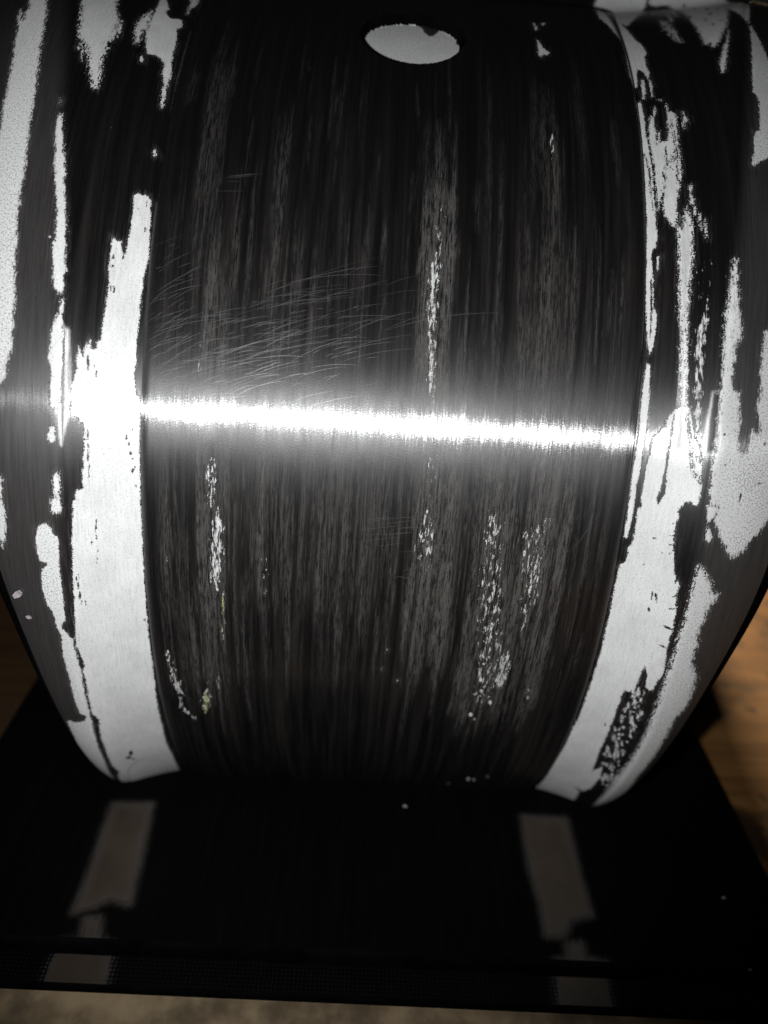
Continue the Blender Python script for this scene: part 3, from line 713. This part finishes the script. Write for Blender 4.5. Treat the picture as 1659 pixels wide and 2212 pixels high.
def block(x0, x1, y0, y1, z0, z1, bev=1.0):
    bm = bmesh.new()
    bmesh.ops.create_cube(bm, size=1.0)
    for v in bm.verts:
        v.co = Vector(((x0 + x1) / 2 + v.co.x * (x1 - x0), (y0 + y1) / 2 + v.co.y * (y1 - y0), (z0 + z1) / 2 + v.co.z * (z1 - z0))) * MM
    if bev:
        bmesh.ops.bevel(bm, geom=bm.edges[:], offset=bev * MM, segments=2, affect='EDGES', profile=.6)
    return bm

def block_obj(name, dims, mat, parent, bev=1.0):
    bm = block(*dims, bev=bev); me = bpy.data.meshes.new(name); bm.to_mesh(me); bm.free()
    return link(name, me, mat, parent)

for i, (y0, y1, mat_r) in enumerate(((-430, -203, MAT_EDGE), (-200.5, 60, MAT_WOOD[0]), (62.5, 250, MAT_WOOD[1]), (252, 470, MAT_WOOD[2]))):
    block_obj('plank', (-108, 640 - 7 * (i % 2), y0, y1, -24.0, -.3 * (i % 2)), mat_r, bench, 1.5)
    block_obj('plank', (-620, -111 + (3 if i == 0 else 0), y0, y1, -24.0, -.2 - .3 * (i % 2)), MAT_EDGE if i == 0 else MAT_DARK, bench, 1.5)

# ------------------------------------------------------------------ the barrel
housing = bpy.data.objects.new('barrel_housing', None); C.objects.link(housing)
tag(housing, 'curved black painted metal barrel housing rubbed through to pale primer on its base plate', 'housing')

NR, NP, NCH, NSH = 1000, 360, 66, 60
GX, GT = grid(NR, NP, NCH, NSH)
GP = place(GX, GT)
GS = BR * GT
du = np.gradient(GP, axis=1); dv = np.gradient(GP, axis=0)
GN = np.cross(du, dv)
GN /= np.linalg.norm(GN, axis=-1, keepdims=True) + 1e-12
bare, rag, wear, tint = wear_fields(GX, GS, ADD, SUB, WEAR, TINT)
hr = np.hypot(GX - HOLE[0], GS - HOLE[1])
bare = np.where(hr < HOLE[2] + 7, np.minimum(bare, HOLE[2] - .1 - hr), bare)      # the pale floor ends at the recess
dust = smooth((np.abs(GX) - ridge(GT) + 1) / 5) * (1 - .8 * smooth((GS - 110) / 90))
dust = np.maximum(dust, smooth((HOLE[2] - hr) / 1.0) * (.55 + .45 * smooth((GS - HOLE[1]) / 12)))
shine = np.zeros(GX.shape)
sanded = 1 - .72 * smooth((GS - 70 + 12 * np.sin(GX * .09)) / 80)                    # rubbed hardest on the front of the curve
onpan = smooth((HALF - 3 - np.abs(GX)) / 4)
for a in SHINE:
    p = pts(a); w = window(p, GX, GS, 2)
    shine[w] = np.maximum(shine[w], smooth(signed(p, GX[w], GS[w]) / 2.0 + .5))
# rubbed streaks, each one its own: thin runs along the sanding direction, thickest in the worn bands
rs = np.random.RandomState(7)
silver = np.zeros(GX.shape)
scol = GS[:, 0]; pcol = GX[0, NSH + NCH:NSH + NCH + NP + 1]
for xa, xb, sa, sb, cnt, am, wd in STREAKS:
    for k in range(cnt):
        x0 = rs.uniform(xa, xb); s0 = rs.uniform(sa, sb)
        Ls = rs.gamma(2.0, 7.0) + 3; w0 = wd * rs.gamma(1.5, .42) + .10; aa = am * rs.uniform(.25, 1.0)
        i0, i1 = np.searchsorted(scol, (s0 - Ls, s0 + Ls)); j0, j1 = np.searchsorted(pcol, (x0 - 3 * w0 - 1, x0 + 3 * w0 + 1))
        if i1 - i0 < 2 or j1 - j0 < 2: continue
        t = (scol[i0:i1, None] - s0) / Ls
        wob = rs.uniform(-.5, .5) * t + .25 * w0 * np.sin(t * rs.uniform(3, 9) + rs.uniform(0, 6))
        g = np.exp(-((pcol[None, j0:j1] - x0 - wob) / w0) ** 2) * (1 - t * t) ** rs.uniform(.5, 2)
        sl = (slice(i0, i1), slice(NSH + NCH + j0, NSH + NCH + j1))
        silver[sl] = np.maximum(silver[sl], aa * g) + .3 * np.minimum(silver[sl], aa * g)
silver = np.clip(silver, 0, 1) * onpan
fields = dict(bare=bare, ragged=rag, wear=wear, tint=tint, dust=dust, shine=shine, sanded=sanded, silver=silver)
UV = np.stack([GX, GS], -1)
ncell = GX.shape[1] - 1
col = np.arange(ncell)[None, :] + 0 * np.arange(NR - 1)[:, None]
a0 = NSH; a1 = NSH + NCH; a2 = a1 + NP; a3 = a2 + NCH
cr = .25 * (np.hypot(GX - HOLE[0], GS - HOLE[1])[:-1, :-1] + np.hypot(GX - HOLE[0], GS - HOLE[1])[1:, :-1] + np.hypot(GX - HOLE[0], GS - HOLE[1])[:-1, 1:] + np.hypot(GX - HOLE[0], GS - HOLE[1])[1:, 1:])
in_hole = cr < HOLE[2] - .2
ring = (cr >= HOLE[2] - .2) & (cr < HOLE[2] + 1.2)
panel_cols = (col >= a1) & (col < a2)
top_end = (BR * math.radians(79.5) < GS[:-1, :-1])
panel = sheet('panel', GP, GN, panel_cols & ~in_hole & ~ring & ~top_end, fields, UV, MAT_BODY, housing)
tag(panel, 'broad black panel with vertical sanding streaks')
rec = sheet('recess', GP, GN, ring, fields, UV, MAT_SIDE, panel)
flo = sheet('recess_floor', GP, GN, in_hole, fields, UV, MAT_BODY, panel)
tag(flo, 'round pale recess floor near the top of the panel')
for c0, c1, nm, lb in ((a0, a1, 'channel', 'left channel with one long white strip'), (a2, a3, 'channel', 'right channel with broken white strips')):
    tag(sheet(nm, GP, GN, (col >= c0) & (col < c1) & ~top_end, fields, UV, MAT_BODY, housing), lb)
rim = int(NSH * .45)
for c0, c1, r0, r1, lb in ((rim, a0, 0, rim, 'left shoulder outside the ridge with ragged pale patches'), (a3, ncell - rim, ncell - rim, ncell, 'right shoulder outside the ridge with speckled pale patches')):
    sho = tag(sheet('shoulder', GP, GN, (col >= c0) & (col < c1), fields, UV, MAT_BODY, housing), lb)
    sheet('rim', GP, GN, (col >= r0) & (col < r1), fields, UV, MAT_SIDE, sho)
tag(sheet('end_ridge', GP, GN, (col >= a0) & (col < a3) & top_end, fields, UV, MAT_BODY, housing), 'ridge closing the panel at its top')

# side walls and back, closing the barrel down to the base plate
for side in (0, -1):
    e = GP[::20, side]
    sx = math.copysign(1, e[0, 0])
    inner = np.stack([e[:, 0] * 0 + sx * 70.0, e[:, 1] * .55, ZC + (e[:, 2] - ZC) * .55], 1)
    inner[:, 2] = np.maximum(inner[:, 2], 6.0)
    k = len(e)
    v = np.concatenate([e, inner]) * MM
    f = [(i, i + 1, k + i + 1, k + i) for i in range(k - 1)]
    v = np.concatenate([v, [[sx * .070, 0, .006], [sx * .070, GP[-1, side][1] * MM, .006]]])
    f += [(k + i, k + i + 1, 2 * k) for i in range(k - 1)] + [(2 * k - 1, 2 * k + 1, 2 * k), (k - 1, 2 * k + 1, 2 * k - 1)]
    from_pydata('side_wall', v, f, MAT_SIDE, housing)
b0 = GP[-1, ::10]; k = len(b0)
b1 = b0.copy(); b1[:, 2] = 6.0; b1[:, 1] = b0[:, 1] + 25
from_pydata('back_wall', np.concatenate([b0, b1]) * MM, [(i, i + 1, k + i + 1, k + i) for i in range(k - 1)], MAT_SIDE, housing)

# fine scratches from a polishing pad, lying across the sanding streaks
def ribbon(V, Fc, xs, ss, w, up=.03):
    n = len(xs); base = len(V)
    xs, ss = np.array(xs), np.array(ss)
    tx, ts = np.gradient(xs), np.gradient(ss); L = np.hypot(tx, ts) + 1e-9
    ox, os_ = -ts / L, tx / L
    ww = w * np.sin(np.linspace(.12, math.pi - .12, n)) ** .6 / 2
    for sg in (-1, 1):
        X = xs + sg * ox * ww; S = ss + sg * os_ * ww
        T = S / BR; r = BR + lift(X, T) + up
        V += [tuple(p) for p in np.stack([X, -r * np.cos(T), ZC + r * np.sin(T)], -1) * MM]
    Fc += [(base + i, base + i + 1, base + n + i + 1, base + n + i) for i in range(n - 1)]

rng = random.Random(11)
V, Fc = [], []
def arc(x, s, length, ang, bend, w):
    n = 9; xs, ss = [], []
    for i in range(n):
        t = i / (n - 1) - .5
        a = ang + bend * t
        xs.append(x + length * t * math.cos(ang) - bend * length * t * t * math.sin(ang) * .5)
        ss.append(s + length * t * math.sin(ang) + bend * length * t * t * math.cos(ang) * .5)
    ribbon(V, Fc, xs, ss, w)
for k in range(60):
    arc(-57.0 + rng.uniform(-5, 5), 78.2 + rng.gauss(1, 9), rng.choice((2, 3, 5, 8, 13)) * rng.uniform(.7, 1.3), math.radians(rng.gauss(33, 7)), -.25, rng.uniform(.04, .11))
for k in range(190):
    q = rng.gauss(0, 15)
    arc(-28.7 + q, 73.7 + q * .30 + rng.gauss(0, 7), rng.choice((2, 4, 6, 9, 15, 24)) * rng.uniform(.7, 1.3), math.radians(rng.gauss(17, 6)), -.35, rng.uniform(.035, .10))
for k in range(8):
    arc(-42.4 + rng.uniform(-3, 3), 115.3 + rng.uniform(-4, 3), rng.uniform(3, 9), math.radians(rng.uniform(4, 12)), 0, .07)
for k in range(12):
    arc(26.5 + rng.uniform(-8, 30), 61.6 + rng.uniform(-9, 6), rng.uniform(8, 20), math.radians(rng.uniform(100, 125)), .4, rng.uniform(.04, .08))
for k in range(14):
    arc(29.4 + rng.uniform(-20, 26), 42.6 + rng.uniform(-14, 10), rng.uniform(6, 18), math.radians(rng.uniform(55, 72)), .2, rng.uniform(.04, .08))
for k in range(16):
    arc(6.3 + rng.uniform(-10, 8), 27.3 + rng.uniform(-8, 8), rng.uniform(4, 12), math.radians(rng.uniform(6, 12)), 0, .05)
for k in range(7):
    arc(-86.9 + rng.uniform(-5, 4), 74.1 + rng.uniform(-8, 8), rng.uniform(7, 13), math.radians(rng.uniform(48, 62)), 0, .06)
ribbon(V, Fc, [-89.3, -89.1, -88.6, -88.1, -88.3, -88.6, -89.2], [127.3, 107.5, 89.9, 66.3, 53.0, 39.3, 27.3], 0.09)
ribbon(V, Fc, [-94.5, -93.1, -93.1, -93.3, -93.8], [103.9, 88.5, 66.1, 52.6, 32.9], 0.06)
ribbon(V, Fc, [88.7, 88.0, 87.9, 88.2], [103.8, 90.6, 73.3, 66.5], 0.09)
ribbon(V, Fc, [56.9, 57.1, 57.3], [100.9, 89.8, 81.3], 0.1)
ribbon(V, Fc, [52.0, 52.6, 52.7], [93.1, 81.0, 71.5], 0.06)
ribbon(V, Fc, [3.5, 5.2, 8.1, 10.8], [12.4, 13.0, 12.5, 11.0], 0.1)
ribbon(V, Fc, [6.1, 8.5, 10.3], [14.9, 15.5, 16.5], 0.12)
sc = from_pydata('fine_scratches', V, Fc, MAT_SCRATCH, panel, True)
tag(sc, 'fine curved polishing scratches crossing the panel', kind='stuff')

# ------------------------------------------------------------------ base plate
nx, ny = 300, 200
bx = np.linspace(-141, 141, nx)[None, :] + np.zeros((ny, 1)); by = np.linspace(-196.5, -40, ny)[:, None] + np.zeros((1, nx))
def base_sheet(name, x0, x1, y0, y1, z, nx, ny, par, mat):
    X = np.linspace(x0, x1, nx)[None, :] + np.zeros((ny, 1)); Y = np.linspace(y0, y1, ny)[:, None] + np.zeros((1, nx))
    P = np.stack([X, Y, X * 0 + z], -1)
    bq, rq, wq, tq = wear_fields(X, Y, BASE, [], [], [])
    # rounded front edge and a skirt to the bench
    return sheet(name, P, None, np.ones((ny - 1, nx - 1), bool), dict(bare=bq, ragged=rq, wear=wq, tint=tq, sanded=wq + 1), np.stack([X, Y], -1), mat, par)
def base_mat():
    return worn_paint('base_paint_dimmed', .015, (.0018, .0018, .0019), (.003, .003, .003), ((.034, .025, .018), (.046, .034, .024)), 3.4)  # primer stripes darkened: the dim light on the base is put into the colour
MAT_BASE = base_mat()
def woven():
    m = worn_paint('woven_rail', .015, (.0038, .0038, .0038), (.007, .0066, .0062), ((.034, .025, .018), (.046, .034, .024)), 3.4)  # same darkened stripes on the rail, dim light kept in the colour
    n, l = m.node_tree.nodes, m.node_tree.links; b = NB(m); bs = n['Principled BSDF']
    v = n.new('ShaderNodeTexVoronoi'); v.inputs['Scale'].default_value = 1.0; v.inputs['Randomness'].default_value = .12
    l.new(b.scale(b.attr('surf', True), (.8, .8, 1)), v.inputs['Vector'])
    old = bs.inputs['Base Color'].links[0].from_socket
    l.new(b.mix(b.math('MULTIPLY', b.ramp(v.outputs['Distance'], .18, .42), b.ramp(b.attr('bare'), -.6, .3, 1.0, .15)), old, (.001, .001, .001)), bs.inputs['Base Color'])
    return m
MAT_RAIL = woven()
plate = block_obj('base_plate', (-141, 141, -196.0, 150, 0.0, 5.9), MAT_SIDE, housing, 1.2)
base_sheet('plate_face', -139.6, 139.6, -194.6, -60, 5.95, 420, 260, plate, MAT_BASE)
# front rail, a little lower and woven-textured
rail = block_obj('front_rail', (-141, 128, -207.5, -197.2, 0.0, 3.2), MAT_SIDE, housing, .8)
base_sheet('rail_face', -139.8, 126.8, -206.6, -198.2, 3.26, 420, 30, rail, MAT_RAIL)
block_obj('corner_foot', (112, 141, -236.0, -208.5, 0.0, 3.2), MAT_SIDE, housing, .8)

# ------------------------------------------------------------------ loose bits
def chip(name, at, size, seed, label, mat=MAT_CHIP, cat='paint chip', normal=(0, 0, 1), spin=0.0):
    r = random.Random(seed); n = 7
    up = []; lo = []
    for i in range(n):
        a = 2 * math.pi * i / n; q = size * r.uniform(.55, 1.15)
        x, y = q * math.cos(a), q * .6 * math.sin(a)
        z = size * .22 * (x / size) ** 2
        up.append((x, y, z + size * .16)); lo.append((x, y, z))
    v = lo + up + [(0, 0, size * .12)]
    f = [tuple(range(n))[::-1]] + [(i, (i + 1) % n, n + (i + 1) % n, n + i) for i in range(n)] + [(n + i, n + (i + 1) % n, 2 * n) for i in range(n)]
    me = bpy.data.meshes.new(name); me.from_pydata([(a * MM, b_ * MM, c * MM) for a, b_, c in v], [], f); me.update()
    o = link(name, me, mat)
    o.location = Vector(at) * MM
    o.rotation_euler = (Vector(normal).to_track_quat('Z', 'Y') @ Matrix.Rotation(spin, 4, 'Z').to_quaternion()).to_euler()
    return tag(o, label, cat)

def on_barrel(x, s):
    t = s / BR
    p = place(np.array([x]), np.array([t]))[0]
    a = place(np.array([x + .3]), np.array([t]))[0] - place(np.array([x - .3]), np.array([t]))[0]
    b_ = place(np.array([x]), np.array([t + .002]))[0] - place(np.array([x]), np.array([t - .002]))[0]
    nn = np.cross(a, b_); nn /= np.linalg.norm(nn)
    if nn[1] > 0 and nn[2] < 0: nn = -nn
    return p, nn
_p, _n = on_barrel(-97.3, 1.6)
chip('paint_flake', _p, 2.3, 3, 'pale curled paint flake on the left shoulder by the dark edge', MAT_CHIP, 'paint chip', _n, 0.6)
_p, _n = on_barrel(-95.4, -5.6)
chip('paint_flake', _p, 1.0, 5, 'tiny pale flake just below the curled flake, left shoulder', MAT_CHIP, 'paint chip', _n, 0.0)
chip('paint_chip', (122.6, -170.6, 5.95), 0.9, 7, 'small bright chip on the dark base plate near its right edge')
chip('paint_chip', (121.3, -195.1, 5.95), 0.7, 8, 'small bright chip at the right front corner of the base plate')
chip('paint_chip', (16.5, -139.1, 5.95), 0.9, 9, 'tiny pale chip on the base plate just below the panel')
HV, HF = [], []
ribbon(HV, HF, [-75.4, -77.1, -79.8, -82.1, -83.6, -84.5], [-81.2, -81.7, -84.4, -89.5, -97.2, -107.4], .16, .08)
hair = from_pydata('hair_strand', HV, HF, MAT_HAIR)
hs = hair.modifiers.new('thickness', 'SOLIDIFY'); hs.thickness = .00006
tag(hair, 'thin dark hair curled on the white strip at lower left', 'hair')
